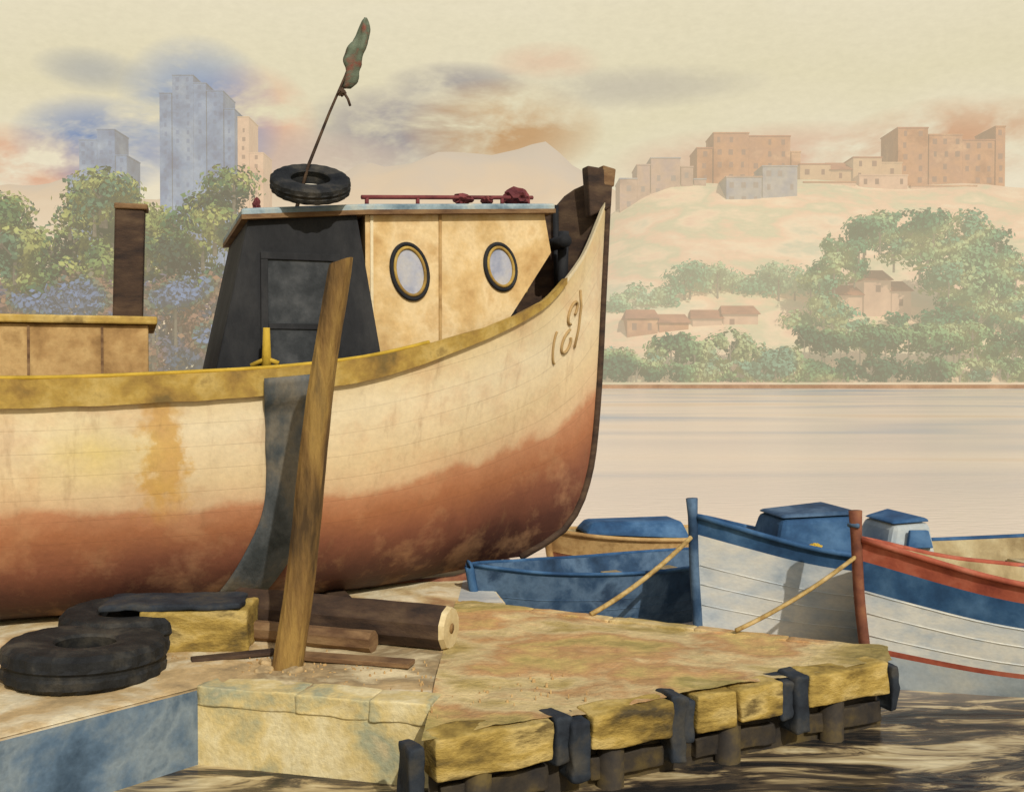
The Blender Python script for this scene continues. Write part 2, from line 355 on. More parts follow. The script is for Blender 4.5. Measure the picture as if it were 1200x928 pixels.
# ------------------------------------------------------------------ hull builder
def make_hull(prefix,parent,frame,stem,L,zk,zs,B,p,fs,N,thk,mats,matfn,zdeck,inner,deck,cap,pw=1.5):
    def pt(f,s):
        s0=stem(f); s=max(s,s0)
        return s, B(s-s0)*(f**p(s) if f>0 else 0), zk(s)+(zs(s)-zk(s))*f
    V=[];UV=[];F=[];MI=[]
    nf=len(fs)
    for side in (1,-1):
        b0=len(V)
        for j in range(N+1):
            a=(j/N)**pw
            for f in fs:
                s0=stem(f); s,t,z=pt(f,s0+(L-s0)*a)
                V.append(frame(s,side*t,z)); UV.append((s,f))
        for j in range(N):
            for i in range(nf-1):
                q0=b0+j*nf+i
                F.append((q0,q0+1,q0+nf+1,q0+nf) if side>0 else (q0,q0+nf,q0+nf+1,q0+1))
                MI.append(matfn((fs[i]+fs[i+1])/2,j/N))
        if side>0: last1=[b0+N*nf+i for i in range(nf)]
        else:
            last2=[b0+N*nf+i for i in range(nf)]
    F.append(tuple(last1+last2[::-1])); MI.append(matfn(.6,1))
    mk(prefix+'_shell',V,F,mats,parent,smooth=True,midx=MI,uv=UV,recalc=False)
    V=[];F=[];MI=[]
    R=5; per=R+1
    for side in (1,-1):
        b0=len(V)
        for j in range(N+1):
            a=(j/N)**pw; s=stem(1)+.03+(L-.03-stem(1)-.03)*a
            zd=zdeck(s); fd=max(.05,min(.97,(zd-zk(s))/(zs(s)-zk(s))))
            _,t1,z1=pt(1,s); V.append(frame(s,side*t1,z1+.001))
            for r_ in range(R):
                f=1+(fd-1)*r_/(R-1); _,t,z=pt(f,s); V.append(frame(s,side*max(0,t-thk),z+.001))
        for j in range(N):
            for i in range(per-1):
                q0=b0+j*per+i
                F.append((q0,q0+1,q0+per+1,q0+per) if side<0 else (q0,q0+per,q0+per+1,q0+1)); MI.append(0 if i==0 else 1)
        if side>0: bA=b0
        else: bB=b0
    for j in range(N):
        a=bA+j*per+per-1; b_=bB+j*per+per-1; F.append((a,a+per,b_+per,b_)); MI.append(2)
    mk(prefix+'_interior',V,F,[cap,inner,deck],parent,midx=MI,recalc=False)
    return pt

# ------------------------------------------------------------------ main fishing boat
FB=empty('fishing_boat')
def W(s,t,z): return (0.92-.94*s+.342*t, 11-.342*s-.94*t, z)
stem=interp([(0,.9),(.1,.36),(.2,.16),(.3,.07),(.5,0),(.75,-.05),(1,-.1)])
zk=interp([(0,.70),(.9,.70),(1.6,.60),(2.6,.52),(12,.52)])
zs=interp([(-.1,4.50),(.1,4.2),(.4,3.76),(1,3.26),(2,2.91),(3,2.69),(4,2.60),(5.6,2.54),(8,2.62),(10.5,2.95)])
Bm=interp([(0,0),(.15,.17),(.5,.44),(1.1,.80),(2.1,1.18),(3.1,1.38),(4.1,1.45),(6,1.46),(8,1.32),(10.6,.85)])
pp=interp([(0,.95),(1,.62),(2,.38),(3,.28),(4,.24),(8,.26),(10.5,.5)])
zdk=interp([(-.1,3.4),(1,2.75),(2,2.45),(3,2.3),(4,2.2),(8,2.2),(10.5,2.4)])
fs=[0,.01,.03,.06,.1,.15,.2,.27,.34,.42,.5,.58,.66,.74,.82,.9,.95,1]
hp=make_hull('hull',FB,W,stem,10.5,zk,zs,Bm,pp,fs,64,.06,[M['hull']],lambda f,a:0,zdk,M['darkbrown'],M['hatch'],M['cream'])
tube('keel',[W(s,0,.50 if s>1.6 else .5+.25*(1.6-s)) for s in (1.0,1.6,2.6,4,6,8,10.3)],.06,M['rust'],FB,n=4)
def rail(name,s0,s1,ho,hi_,out,inn,mat,side=1,up=.03,n=90,hfun=None):
    V=[];F=[]
    for j in range(n+1):
        s=s0+(s1-s0)*j/n; _,t,z=hp(1,s); h=hfun(s) if hfun else ho
        h*=1+.10*mnoise.noise(Vector((s*3,side,0))); up_=up+.012*mnoise.noise(Vector((s*4,side,3)))
        _,tl,zl=hp(max(.05,1-h/(zs(s)-zk(s))),s)
        for tt,zz in ((t-inn,z+up_),(t+out,z+up_),(tl+out,zl),(tl-.01,zl),(t-inn,z-.02)): V.append(W(s,side*max(0,tt),zz))
    for j in range(n):
        for k in range(5): F.append((j*5+k,j*5+(k+1)%5,(j+1)*5+(k+1)%5,(j+1)*5+k))
    F.append((0,1,2,3,4)); F.append(tuple(n*5+k for k in range(5)))
    return mk(name,V,F,mat,FB)
hf=interp([(.6,.03),(1.2,.06),(1.8,.10),(2.6,.16),(4,.19),(10,.19)])
for sd,nm in ((1,'near'),(-1,'far')):
    rail('rub_rail_'+nm,.62,10.4,.2,.0,.045,.10,M['ochre'],sd,hfun=hf)
    rail('bow_rail_'+nm,-.05,.62,.03,0,.015,.06,M['cream'],sd,up=.02)
    tube('bead_'+nm,[W(s,sd*(hp(1,s)[1]-.03),hp(1,s)[2]+.04) for s in np.linspace(2.2,10.3,40)],.018,M['yellow'],FB,n=6)
pts=[]; 
for f in np.linspace(0,1,24):
    s0=stem(f); pts.append(W(s0-.015,0,zk(s0)+(zs(s0)-zk(s0))*f))
tube('stem_post',pts,.038,M['darkbrown'],FB,n=8)
hexa('stem_head',[W(-.14,.05,4.40),W(.12,.07,4.28),W(.12,-.07,4.28),W(-.14,-.05,4.40),W(-.16,.05,4.80),W(.16,.08,4.82),W(.16,-.08,4.82),W(-.16,-.05,4.80)],M['darkbrown'],FB,bevel=.02)
hexa('stem_cap',[W(-.17,.052,4.62),W(-.03,.06,4.62),W(-.03,-.06,4.62),W(-.17,-.052,4.62),W(-.19,.055,4.81),W(-.03,.065,4.84),W(-.03,-.065,4.84),W(-.19,-.055,4.81)],M['brown'],FB,bevel=.015)
wt=interp([(-.05,4.72),(.2,4.60),(.35,4.42),(.6,4.22),(1,4.0),(1.9,3.5),(2.6,2.95)])
V=[];F=[];ss=np.linspace(-.02,2.5,30)
for s in ss:
    _,t,z=hp(1,s)
    for tt,zz in ((-t-.0,z-.15),(-t-.03,wt(s)),(-t+.04,wt(s)),(-t+.07,z-.15)): V.append(W(s,min(tt,.0),zz))
for j in range(len(ss)-1):
    for k in range(4): F.append((j*4+k,j*4+(k+1)%4,(j+1)*4+(k+1)%4,(j+1)*4+k))
mk('washboard',V,F,M['darkbrown'],FB)
for i,s in enumerate((.35,.75,1.15)):
    _,t,z=hp(1,s); tube(f'bow_frame_{i}',[W(s,-t+.11,z-.5),W(s,-t+.09,z),W(s,-t+.07,wt(s)+.03)],.035,M['black'],FB,n=6)
tube('windlass',[W(.45,-.22,4.0),W(.45,.18,4.0)],.07,M['black'],FB)
tube('bow_bitt',[W(.42,0,3.2),W(.4,0,4.12)],.06,M['black'],FB)
def on(s,f,off=.012):
    a=hp(f,s); b1=hp(f,s+.02); b2=hp(min(1,f+.02),s) if f<.99 else hp(f-.02,s)
    A=Vector(W(a[0],a[1],a[2])); nn_=(Vector(W(*b1))-A).cross(Vector(W(*b2))-A).normalized()
    if nn_.y>0: nn_=-nn_
    return A+nn_*off
# post shadow built as an added dark strip, follows the hull down to the bilge
V=[];F=[];NR=34
for i in range(NR+1):
    a=i/NR; f=.985-.90*a; sc=3.44-.08*a+.62*max(0,a-.48)**1.6*2.0; wd=.235-.02*a+.012*mnoise.noise(Vector((a*7,0,0)))
    for k_ in range(9):
        s=sc+wd*(k_/4-1)
        V.append(on(s,f,.075 if f>.9 else .075-.060*min(1,(.9-f)/.05)))
for i in range(NR):
    for k_ in range(8): q_=i*9+k_; F.append((q_,q_+1,q_+10,q_+9))
fm=mk('shadow_strip',V,F,wc('shadow_strip_dark',['#3C4142','#55595A','#716B5E','#464C4E'],2.2,mottle=.22,bump=.5,stretch=(1,1,.6)),FB,smooth=True)
so_=fm.modifiers.new('thick','SOLIDIFY'); so_.thickness=.012; so_.offset=0

# cabin
def rb(s): return 4.22-(s-.8)*.095
ct=lambda s:.95-.45*(2.7-s)/1.9
prof=[(2.72,2.3),(2.72,rb(2.72)),(.82,rb(.82)),(.74,3.83),(1.25,3.12),(1.3,2.5)]
V=[W(s,ct(s),z) for s,z in prof]+[W(s,-ct(s),z) for s,z in prof]
k=len(prof)
mk('cabin_walls',V,[tuple(range(k)),tuple(range(k,2*k))]+[(i,(i+1)%k,k+(i+1)%k,k+i) for i in range(k)],M['cabin'],FB)
hexa('companion_hood',[W(4.10,1.02,2.25),W(2.50,1.02,2.25),W(2.50,-1.02,2.25),W(4.10,-1.02,2.25),
     W(3.74,.98,rb(3.74)),W(2.80,.98,rb(2.8)),W(2.80,-.98,rb(2.8)),W(3.74,-.98,rb(3.74))],M['black'],FB,bevel=.015)
def panel(name,s0,s1,za,zb,t,mat,th=.015,bev=.004):
    def tt(z): return 1.02-.04*(z-2.25)/1.7+t
    P=[W(s0,tt(za),za),W(s1,tt(za),za),W(s1,tt(za)-.05,za),W(s0,tt(za)-.05,za),W(s0,tt(zb),zb),W(s1,tt(zb),zb),W(s1,tt(zb)-.05,zb),W(s0,tt(zb)-.05,zb)]
    return hexa(name,P,mat,FB,bevel=bev)
panel('hood_door',3.58,3.02,2.3,3.60,.012,M['black2'])
panel('door_frame_top',3.64,2.96,3.60,3.66,.03,M['black'])
panel('door_frame_aft',3.64,3.58,2.3,3.598,.03,M['black'])
panel('door_frame_fwd',3.02,2.96,2.3,3.598,.03,M['black'])
panel('door_mid_rail',3.575,3.025,3.0,3.05,.025,M['black'])
rp=[(3.80,1.04),(2.72,1.02),(.72,.55)]
pl2=rp+[(s,-t) for s,t in rp[::-1]]
V=[W(s,t,rb(s)+.003) for s,t in pl2]+[W(s,t,rb(s)+.085) for s,t in pl2]
mk('roof',V,[tuple(range(6)),tuple(range(6,12))]+[(i,(i+1)%6,6+(i+1)%6,6+i) for i in range(6)],M['roof'],FB,bevel=.02)
V=[W(s,t*1.0+(.012 if t>0 else -.012),rb(s)-.01) for s,t in pl2]+[W(s,t+(.012 if t>0 else -.012),rb(s)+.03) for s,t in pl2]
mk('roof_moulding',V,[tuple(range(6)),tuple(range(6,12))]+[(i,(i+1)%6,6+(i+1)%6,6+i) for i in range(6)],M['brown'],FB)
def wallpt(k_,off=0):
    s=2.7-1.9*k_; t=.95-.45*k_
    d=Vector(W(.8,.5,0))-Vector(W(2.7,.95,0)); d.normalize(); nrm=Vector((d.y,-d.x,0))
    return Vector(W(s,t,0))+nrm*off,d,nrm
for i,kk in enumerate((.02,.38)):
    p_,d,nr=wallpt(kk,.006); 
    box(f'wall_batten_{i}',(p_.x,p_.y,3.3),(.03,.014,rb(2.7-1.9*kk)*2-6.62),M['hatch'] if i else M['cream'],FB,rz=math.atan2(d.y,d.x),bevel=.004)
for i,(kk,zc_,ra_,rb_) in enumerate(((.2155,3.55,.185,.25),(.721,3.65,.175,.22))):
    c_,d,nr=wallpt(kk,.012)
    def ring(ra1,rb1,off,m_=40): return [c_+nr*off+d*ra1*math.cos(a)+Vector((0,0,zc_+rb1*math.sin(a))) +d*.06*math.sin(a)*rb1/.25*-.5 for a in np.linspace(0,2*math.pi,m_,endpoint=False)]
    tube(f'porthole_outer_ring_{i}',ring(ra_,rb_,0),.02,M['black'],FB,n=8,closed=True)
    tube(f'porthole_inner_ring_{i}',ring(ra_-.03,rb_-.034,0.005),.016,M['ochre'],FB,n=8,closed=True)
    g_=ring(ra_-.03,rb_-.035,.001); mk(f'porthole_glass_{i}',g_,[tuple(range(len(g_)))],M['glass'],FB)
rz_=lambda s:rb(s)+.085
rt=lambda s:ct(s)-.02
tube('roof_rail',[W(s,rt(s),rz_(s)+.07) for s in (2.75,2.3,1.8,1.3,.95)],.020,M['maroon'],FB,n=8)
for i,s in enumerate((2.7,2.2,1.75,1.3,1.0)): tube(f'rail_stanchion_{i}',[W(s,rt(s),rz_(s)-.01),W(s,rt(s),rz_(s)+.07)],.02,M['maroon'],FB,n=6)
def lump(name,s,t,z,r,mat,par=FB,world=None):
    c_=Vector(world) if world is not None else Vector(W(s,t,z)); bm=bmesh.new(); bmesh.ops.create_icosphere(bm,subdivisions=3,radius=1)
    for v in bm.verts:
        n_=mnoise.noise(v.co*2.2+Vector((s*9,0,0)))*.45+mnoise.noise(v.co*5+Vector((s*9,3,0)))*.2
        v.co=c_+Vector((v.co.x*r[0],v.co.y*r[1],v.co.z*r[2]))*(1+n_)
    me=bpy.data.meshes.new(name); bm.to_mesh(me); bm.free(); me.materials.append(mat)
    o=bpy.data.objects.new(name,me); scene.collection.objects.link(o); o.parent=par
lump('net_bundle_1',1.12,.5,rz_(1.1)+.08,(.13,.12,.09),M['maroon'])
lump('net_bundle_2',1.72,.66,rz_(1.7)+.06,(.10,.1,.05),M['maroon'])
lump('net_bundle_3',1.45,.6,rz_(1.45)+.05,(.06,.1,.04),M['maroon'])
lump('lamp_on_roof',3.66,.9,rz_(3.7)+.04,(.035,.04,.06),M['maroon'])
def tyre(name,c,R,r_in,wd,axis,parent=None,mat=None,segs=80):
    axis=Vector(axis).normalized(); u=axis.cross(Vector((1,0,0))).normalized(); v=axis.cross(u); h=wd/2
    prof=[(r_in,-h*.7),(r_in+.03*R,-h*.85),((R+r_in)/2,-h),(R*.93,-h*.92),(R,-h*.68),(R*1.01,-h*.3),(R*.975,-h*.15),(R*.975,h*.0),(R*1.01,h*.15),(R*1.01,h*.3),(R,h*.68),(R*.93,h*.92),((R+r_in)/2,h),(r_in+.03*R,h*.85),(r_in,h*.7),(r_in+.05*R,0)]
    V=[];F=[];k=len(prof)
    for i in range(segs):
        a=2*math.pi*i/segs
        for j,(rr,zz) in enumerate(prof):
            if j in(4,5,9,10) and (i//2)%2==(0 if j<6 else 1): rr-=.025*R
            if j in(3,11) and (i//2)%2: rr-=.02*R
            V.append(Vector(c)+u*rr*math.cos(a)+v*rr*math.sin(a)+axis*zz)
    for i in range(segs):
        for j in range(k): F.append((i*k+j,i*k+(j+1)%k,((i+1)%segs)*k+(j+1)%k,((i+1)%segs)*k+j))
    return mk(name,V,F,mat or M['rubber'],parent,bevel=0)
tyre('tyre_on_roof',(-1.76,8.98,4.27),.345,.17,.15,(.12,-.50,.86),FB)
mp_=[(-1.93,9.1,4.0),(-1.80,9.1,4.46),(-1.62,9.12,4.92),(-1.475,9.12,5.25),(-1.38,9.12,5.5),(-1.30,9.12,5.76)]
tube('flag_mast',mp_,[.018,.015,.012,.011,.010,.008],M['darkbrown'],FB,n=8)
flagm=wc('flag_cloth',['#4A2C26','#7A4638','#5C6452','#6F7A66','#6A4034'],2.6,bump=.4,lo=.36,hi=.64)
V=[];F=[];NN=30
for i in range(NN+1):
    a=i/NN; cx=-1.49+.19*a+.015*math.sin(a*11); cz=5.14+.62*a; rr=.010+.062*math.sin(math.pi*min(1,a*.9+.1))**.7*(1+.3*mnoise.noise(Vector((a*6,0,0))))
    for k_ in range(16):
        an=2*math.pi*k_/16; r2=rr*(1+.30*math.sin(3*an+a*7)+.25*mnoise.noise(Vector((a*7,k_*.8,0))))
        V.append((cx+.02+r2*math.cos(an),9.12+r2*.6*math.sin(an),cz))
for i in range(NN):
    for k_ in range(16): F.append((i*16+k_,i*16+(k_+1)%16,(i+1)*16+(k_+1)%16,(i+1)*16+k_))
F.append(tuple(range(16))); F.append(tuple(range(NN*16,NN*16+16)))
mk('furled_flag',V,F,flagm,FB,smooth=True)
lump('flag_knot',1,0,0,(.035,.03,.035),M['darkbrown'],world=(-1.505,9.1,5.10))
tube('flag_lanyard',[(-1.50,9.11,5.12),(-1.45,9.1,5.04),(-1.43,9.1,4.98)],.012,M['darkbrown'],FB,n=6)
V=[]
for t in (.95,-.95):
    V+= [W(4.55,t,2.2),W(8,t,2.2),W(8,t,3.02),W(4.55,t,3.02)]
hexa('hatch_house',[V[0],V[1],V[5],V[4],V[3],V[2],V[6],V[7]][:8],M['hatch'],FB,bevel=.015)
hexa('hatch_lid',[W(4.48,1.0,3.023),W(8.1,1.0,3.023),W(8.1,-1.0,3.023),W(4.48,-1.0,3.023),W(4.48,1.0,3.09),W(8.1,1.0,3.09),W(8.1,-1.0,3.09),W(4.48,-1.0,3.09)],M['ochre'],FB,bevel=.015)
for i,s in enumerate((4.9,5.45,6.0)):
    hexa(f'hatch_batten_{i}',[W(s,.951,2.4),W(s+.02,.951,2.4),W(s+.02,.96,2.4),W(s,.96,2.4),W(s,.951,3.0),W(s+.02,.951,3.0),W(s+.02,.96,3.0),W(s,.96,3.0)],M['brown'],FB,bevel=.002)
box('mooring_bitt',(-3.30,8.85,3.55),(.24,.2,.95),M['darkbrown'],FB,rz=.3,bevel=.02,tilt=(.03,0))
box('bitt_cap',(-3.275,8.85,4.04),(.27,.23,.05),M['brown'],FB,rz=.3,bevel=.012)
cl_=Vector(W(3.62,1.24,2.62)); tube('yellow_samson_post',[cl_,cl_+Vector((0.0,0,.38))],[.045,.028],M['yellow'],FB,n=8)
tube('cleat_horns',[cl_+Vector((-.13,0,.06)),cl_+Vector((0,0,.12)),cl_+Vector((.10,0,.08))],.022,M['yellow'],FB)
def arc(cs,cf,rs,rf,a0,a1,m_=18,sh=0): return [on(cs+rs*math.cos(a)*(1-sh*i/m_),cf+rf*math.sin(a)*(1-sh*i/m_)) for i,a in enumerate(np.linspace(a0,a1,m_))]
tube('bow_scroll_1',arc(.47,.855,.09,.038,-1.2,4.2,sh=.5),.015,M['scroll'],FB,n=6)
tube('bow_scroll_2',arc(.54,.765,.10,.040,1.9,-3.4,sh=.5),.015,M['scroll'],FB,n=6)
tube('bow_scroll_3',arc(.70,.79,.05,.06,-1.3,1.3),.012,M['scroll'],FB,n=6)
tube('bow_scroll_4',[on(.38,.90),on(.35,.84),on(.37,.77),on(.42,.72)],.014,M['scroll'],FB,n=6)
for i,s in enumerate((2.9,5.0,7.2,9.3)):
    c_=W(s,0,.5); box(f'cradle_chock_{i}',(c_[0],c_[1],.49),(.2,1.5,.16),M['darkbrown'],FB,rz=.35,bevel=.02)

# ------------------------------------------------------------------ foreground post
P=empty('mooring_post')
V=[];F=[];rows=34
for i in range(rows+1):
    a=i/rows; cx=-1.625+.40*a+.016*math.sin(a*7); cz=.44+2.97*a; wd=.112-.032*a
    for k_ in range(16):
        an=2*math.pi*(k_+.5)/16; rr=wd*(1+.07*mnoise.noise(Vector((k_*1.2,a*2.5,1)))+.04*mnoise.noise(Vector((k_*2.1,a*14,4))))
        sq=1/max(abs(math.cos(an)),abs(math.sin(an)))**.55
        top=(.03*math.cos(an)+.02*mnoise.noise(Vector((k_,0,0)))) if i==rows else 0
        V.append((cx+rr*sq*math.cos(an),7.3+rr*sq*math.sin(an),cz+top))
for i in range(rows):
    for k_ in range(16): F.append((i*16+k_,i*16+(k_+1)%16,(i+1)*16+(k_+1)%16,(i+1)*16+k_))
F.append(tuple(range(rows*16,rows*16+16)))
mk('timber',V,F,M['post'],P)
for i in range(5):
    rough(f'footing_stone_{i}',(-1.62+.17*math.cos(i*1.3),7.28+.13*math.sin(i*1.3),.51),(.13,.11,.06),M['quay'],P,rz=i,amp=.02,rnd=.8)

# ------------------------------------------------------------------ tyres, block, log
tyre('truck_tyre',(-2.98,7.12,.635),.54,.20,.27,(.03,.02,1))
tb=empty('fender_stack')
rough('painted_block',(-2.42,7.92,.66),(.80,.5,.33),M['beam'],tb,rz=.06,amp=.012,rnd=.15)
rough('block_rubber_pad',(-2.60,7.9,.85),(1.05,.46,.05),M['navy'],tb,rz=.05,amp=.015,rnd=.8)
tyre('stacked_tyre',(-2.98,7.93,.655),.50,.22,.30,(.01,-.02,1),tb)
lg=empty('timber_log')
a0=Vector((-2.25,8.42,.68)); a1=Vector((-.50,7.80,.67)); pts=[a0.lerp(a1,k_) for k_ in np.linspace(0,1,10)]
tube('log',pts,[.175]*9+[.17],M['darkbrown'],lg,n=10,smooth=False,jit=.07)
d=(a1-a0).normalized()
tube('sawn_end',[a1+d*.001,a1+d*.04],[.172,.155],M['logend'],lg,n=10,smooth=False)
tube('log_heart',[a1+d*.04,a1+d*.046],.04,M['hatch'],lg,n=8)
b0_=Vector((-2.3,8.15,.585)); b1_=Vector((-1.05,7.72,.585))
tube('second_log',[b0_.lerp(b1_,k_) for k_ in np.linspace(0,1,8)],.085,M['brown'],lg,n=8,smooth=False,jit=.08)
plk=empty('loose_plank')
box('board',(-1.15,7.38,.545),(.9,.14,.035),M['brown'],plk,rz=-.25,bevel=.006)
box('board_short',(-2.05,7.5,.54),(.6,.10,.03),M['darkbrown'],plk,rz=.4,bevel=.006)

# ------------------------------------------------------------------ small boats
def small_boat(name,bow,stern,zb,zm,zst,hb_,bands,mats,rake=.3,zkeel=-.25,inner=None,floor=.25,stemmat=None,stemtop=.15,capr=.026):
    e=empty(name); bow=Vector((bow[0],bow[1],0)); stern=Vector((stern[0],stern[1],0)); L=(stern-bow).length; d=(stern-bow)/L; nr=Vector((-d.y,d.x,0))
    if nr.y>0: nr=-nr
    def fr(s,t,z): v=bow+d*s+nr*t; return (v.x,v.y,z)
    stm=interp([(0,rake+.25),(.15,rake*.75),(.4,rake*.45),(.7,rake*.15),(1,0)])
    kz=interp([(0,zkeel+.06),(L*.3,zkeel),(L,zkeel+.05)])
    sz=interp([(0,zb),(L*.25,zm+(zb-zm)*.35),(L*.6,zm),(L,zst)])
    BB=interp([(0,0),(L*.06,hb_*.28),(L*.2,hb_*.68),(L*.4,hb_*.95),(L*.6,hb_),(L*1.05,hb_*.72)])
    p_=interp([(0,.75),(L*.25,.5),(L*.5,.36),(L,.42)])
    brk=sorted(set([0,.03,.08,.15,.22]+[b for b,_ in bands if b<1]+list(np.linspace(.3,1,15))))
    def mf(f,a):
        for b_,i in bands:
            if f<b_: return i
        return bands[-1][1]
    pt=make_hull('hull',e,fr,stm,L,kz,sz,BB,p_,brk,36,.035,mats,mf,lambda s:floor,inner or M['inside'],M['inside'],mats[bands[-1][1]])
    pts=[]
    for f in np.linspace(.05,1,14):
        s0=stm(f); pts.append(fr(s0-.02,0,kz(s0)+(sz(s0)-kz(s0))*f))
    pts.append(fr(-.03,0,zb+stemtop))
    tube('stem_post',pts,[.045]*(len(pts)-1)+[.055],stemmat or mats[-1],e,n=8)
    for sd in(1,-1):
        tube('gunwale_%s'%('near' if sd>0 else 'far'),[fr(s,sd*(pt(1,s)[1]+.01),pt(1,s)[2]+.005) for s in np.linspace(.02,L,30)],capr,mats[bands[-1][1]],e,n=6)
        for q_,f in enumerate((.45,.58,.70)):
            tube(f'plank_land_{q_}_{"near" if sd>0 else "far"}',[fr(s,sd*(pt(f,s)[1]+.001),pt(f,s)[2]) for s in np.linspace(stm(f)+.03,L,26)],.005,mats[mf(f,.5)],e,n=5)
    for i,a in enumerate((.35,.6,.82)):
        s=L*a; _,t,z=pt(.8,s); hexa(f'thwart_{i}',[fr(s-.1,t-.05,z-.02),fr(s+.1,t-.05,z-.02),fr(s+.1,-t+.05,z-.02),fr(s-.1,-t+.05,z-.02),fr(s-.1,t-.05,z+.02),fr(s+.1,t-.05,z+.02),fr(s+.1,-t+.05,z+.02),fr(s-.1,-t+.05,z+.02)],M['inside'],e,bevel=.005)
    return e,fr,pt,L
eA,fA,pA,LA=small_boat('rowing_boat',(1.70,9.5),(6.2,10.25),1.29,.86,.92,.80,[(.89,0),(1.01,1)],[M['white'],M['blue'],M['dkblue']],rake=.10,stemtop=.17)
def cuddy(e,fr,s0,s1,tw,z0,z1,mat,topmat,nm):
    P0=[fr(s0,tw*.8,z0),fr(s1,tw,z0),fr(s1,-tw,z0),fr(s0,-tw*.8,z0),fr(s0+.12,tw*.6,z1-.04),fr(s1-.05,tw*.85,z1),fr(s1-.05,-tw*.85,z1),fr(s0+.12,-tw*.6,z1-.04)]
    hexa(nm,P0,mat,e,bevel=.05)
    hexa(nm+'_top',[fr(s0+.11,tw*.60,z1-.030),fr(s1-.04,tw*.85,z1+.005),fr(s1-.04,-tw*.85,z1+.005),fr(s0+.11,-tw*.60,z1-.030),fr(s0+.14,tw*.5,z1+.0),fr(s1-.07,tw*.76,z1+.04),fr(s1-.07,-tw*.76,z1+.04),fr(s0+.14,-tw*.5,z1+.0)],topmat,e,bevel=.02)
cuddy(eA,fA,.62,1.50,.46,.84,1.32,M['blue'],M['dkblue'],'foredeck_shelter')
hexa('deck_board',[fA(.35,.2,1.07),fA(1.9,.6,.90),fA(1.9,-.6,.90),fA(.35,-.2,1.07),fA(.35,.2,1.10),fA(1.9,.6,.93),fA(1.9,-.6,.93),fA(.35,-.2,1.10)],M['blue'],eA)
cuddy(eA,fA,1.72,2.20,.45,.84,1.24,M['grey'],M['blue'],'wheel_shelter')
hexa('shelter_window',[fA(1.90,.43,1.01),fA(2.14,.455,1.01),fA(2.14,.40,1.01),fA(1.90,.38,1.01),fA(1.94,.40,1.17),fA(2.11,.425,1.17),fA(2.11,.38,1.17),fA(1.94,.36,1.17)],M['blue'],eA,bevel=.01)
lump('yellow_buoy',0,0,0,(.06,.05,.035),M['yellow'],eA,world=fA(.95,.50,1.06))
eB,fB,pB,LB=small_boat('rowing_boat',(2.88,8.48),(7.6,8.50),1.24,.80,.90,.74,[(.35,0),(.385,1),(.71,2),(.88,3),(1.01,1)],[M['grey'],M['red'],M['white'],M['blue']],rake=.16,stemmat=M['rust'],stemtop=.24)
tube('stem_ring',[fB(-.02,.06,1.36),fB(-.08,0,1.36),fB(-.02,-.06,1.36)],.02,M['dkblue'],eB,n=6)
eC,fC,pC,LC=small_boat('skiff',(-.40,9.92),(2.35,11.35),.76,.62,.62,.52,[(.97,0),(1.01,1)],[M['dkblue'],M['blue']],rake=.40,floor=.1,inner=M['dkblue'],stemtop=.0,capr=.018)
eD,fD,pD,LD=small_boat('skiff',(.45,12.6),(3.0,13.1),.70,.60,.62,.5,[(.7,0),(1.01,1)],[M['rust'],M['hatch']],rake=.2,floor=.2,stemtop=.02)
hexa('blue_cover',[fD(.4,.3,.66),fD(1.7,.45,.60),fD(1.7,-.45,.60),fD(.4,-.3,.66),fD(.5,.2,.80),fD(1.65,.25,.80),fD(1.65,-.25,.80),fD(.5,-.2,.80)],M['blue'],eD,bevel=.05)
def rope(name,a,b,sag,r=.018):
    a=Vector(a);b=Vector(b); tube(name,[a.lerp(b,k_)+Vector((0,0,-sag*4*k_*(1-k_))) for k_ in np.linspace(0,1,16)],r,M['rope'],None,n=8)
rope('mooring_rope',(1.66,9.47,1.10),(.68,8.80,.54),.05,.022)
rope('mooring_rope',(2.85,8.46,1.10),(1.80,8.20,.55),.04,.018)

# ------------------------------------------------------------------ far shore
def sm(a,b,x): t=max(0,min(1,(x-a)/(b-a))); return t*t*(3-2*t)
def terr(x,y):
    up=max(0,min(1,(y-214)/86))
    h=50*sm(-30,50,x)+26*(1-sm(-120,-60,x))+8
    if y>300: h*=math.exp(-((y-300)/160)**2)
    base=1.2*sm(207,211,y)
    return base+up*h+up*3.5*mnoise.noise(Vector((x*.03,y*.03,0)))-.8*(1-sm(205,209,y))
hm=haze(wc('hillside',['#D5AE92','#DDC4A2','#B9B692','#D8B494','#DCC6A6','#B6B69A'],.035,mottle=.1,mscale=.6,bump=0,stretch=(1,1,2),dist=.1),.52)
V=[];F=[];xs=np.linspace(-420,420,120);ys=np.concatenate([np.linspace(204,216,7),np.linspace(222,520,40)])
for y in ys:
    for x in xs: V.append((x,y,terr(x,y)))
nx=len(xs)
for j in range(len(ys)-1):
    for i in range(nx-1): F.append((j*nx+i,j*nx+i+1,(j+1)*nx+i+1,(j+1)*nx+i))
mk('hillside',V,F,hm,smooth=True,recalc=False)
box('embankment',(80,206.5,.2),(420,2,1.1),M['mud'],bevel=.1)
def gz(name,stops):
    m,nt,bs=base_mat(name); tcn=nt.nodes.new('ShaderNodeTexCoord'); s_=nt.nodes.new('ShaderNodeSeparateXYZ'); link(nt,tcn.outputs['Object'],s_.inputs[0])
    n_=noise(nt,tcn.outputs['Object'],.012,6,.6,.4)
    f=math_(nt,'ADD',math_(nt,'DIVIDE',s_.outputs[2],250),math_(nt,'MULTIPLY_ADD',n_.outputs[0],.5,-.25))
    r=ramp(nt,stops); link(nt,f,r.inputs[0]); link(nt,r.outputs[0],bs.inputs['Base Color']); bs.inputs['Roughness'].default_value=1; bs.inputs['Specular IOR Level'].default_value=0
    return m
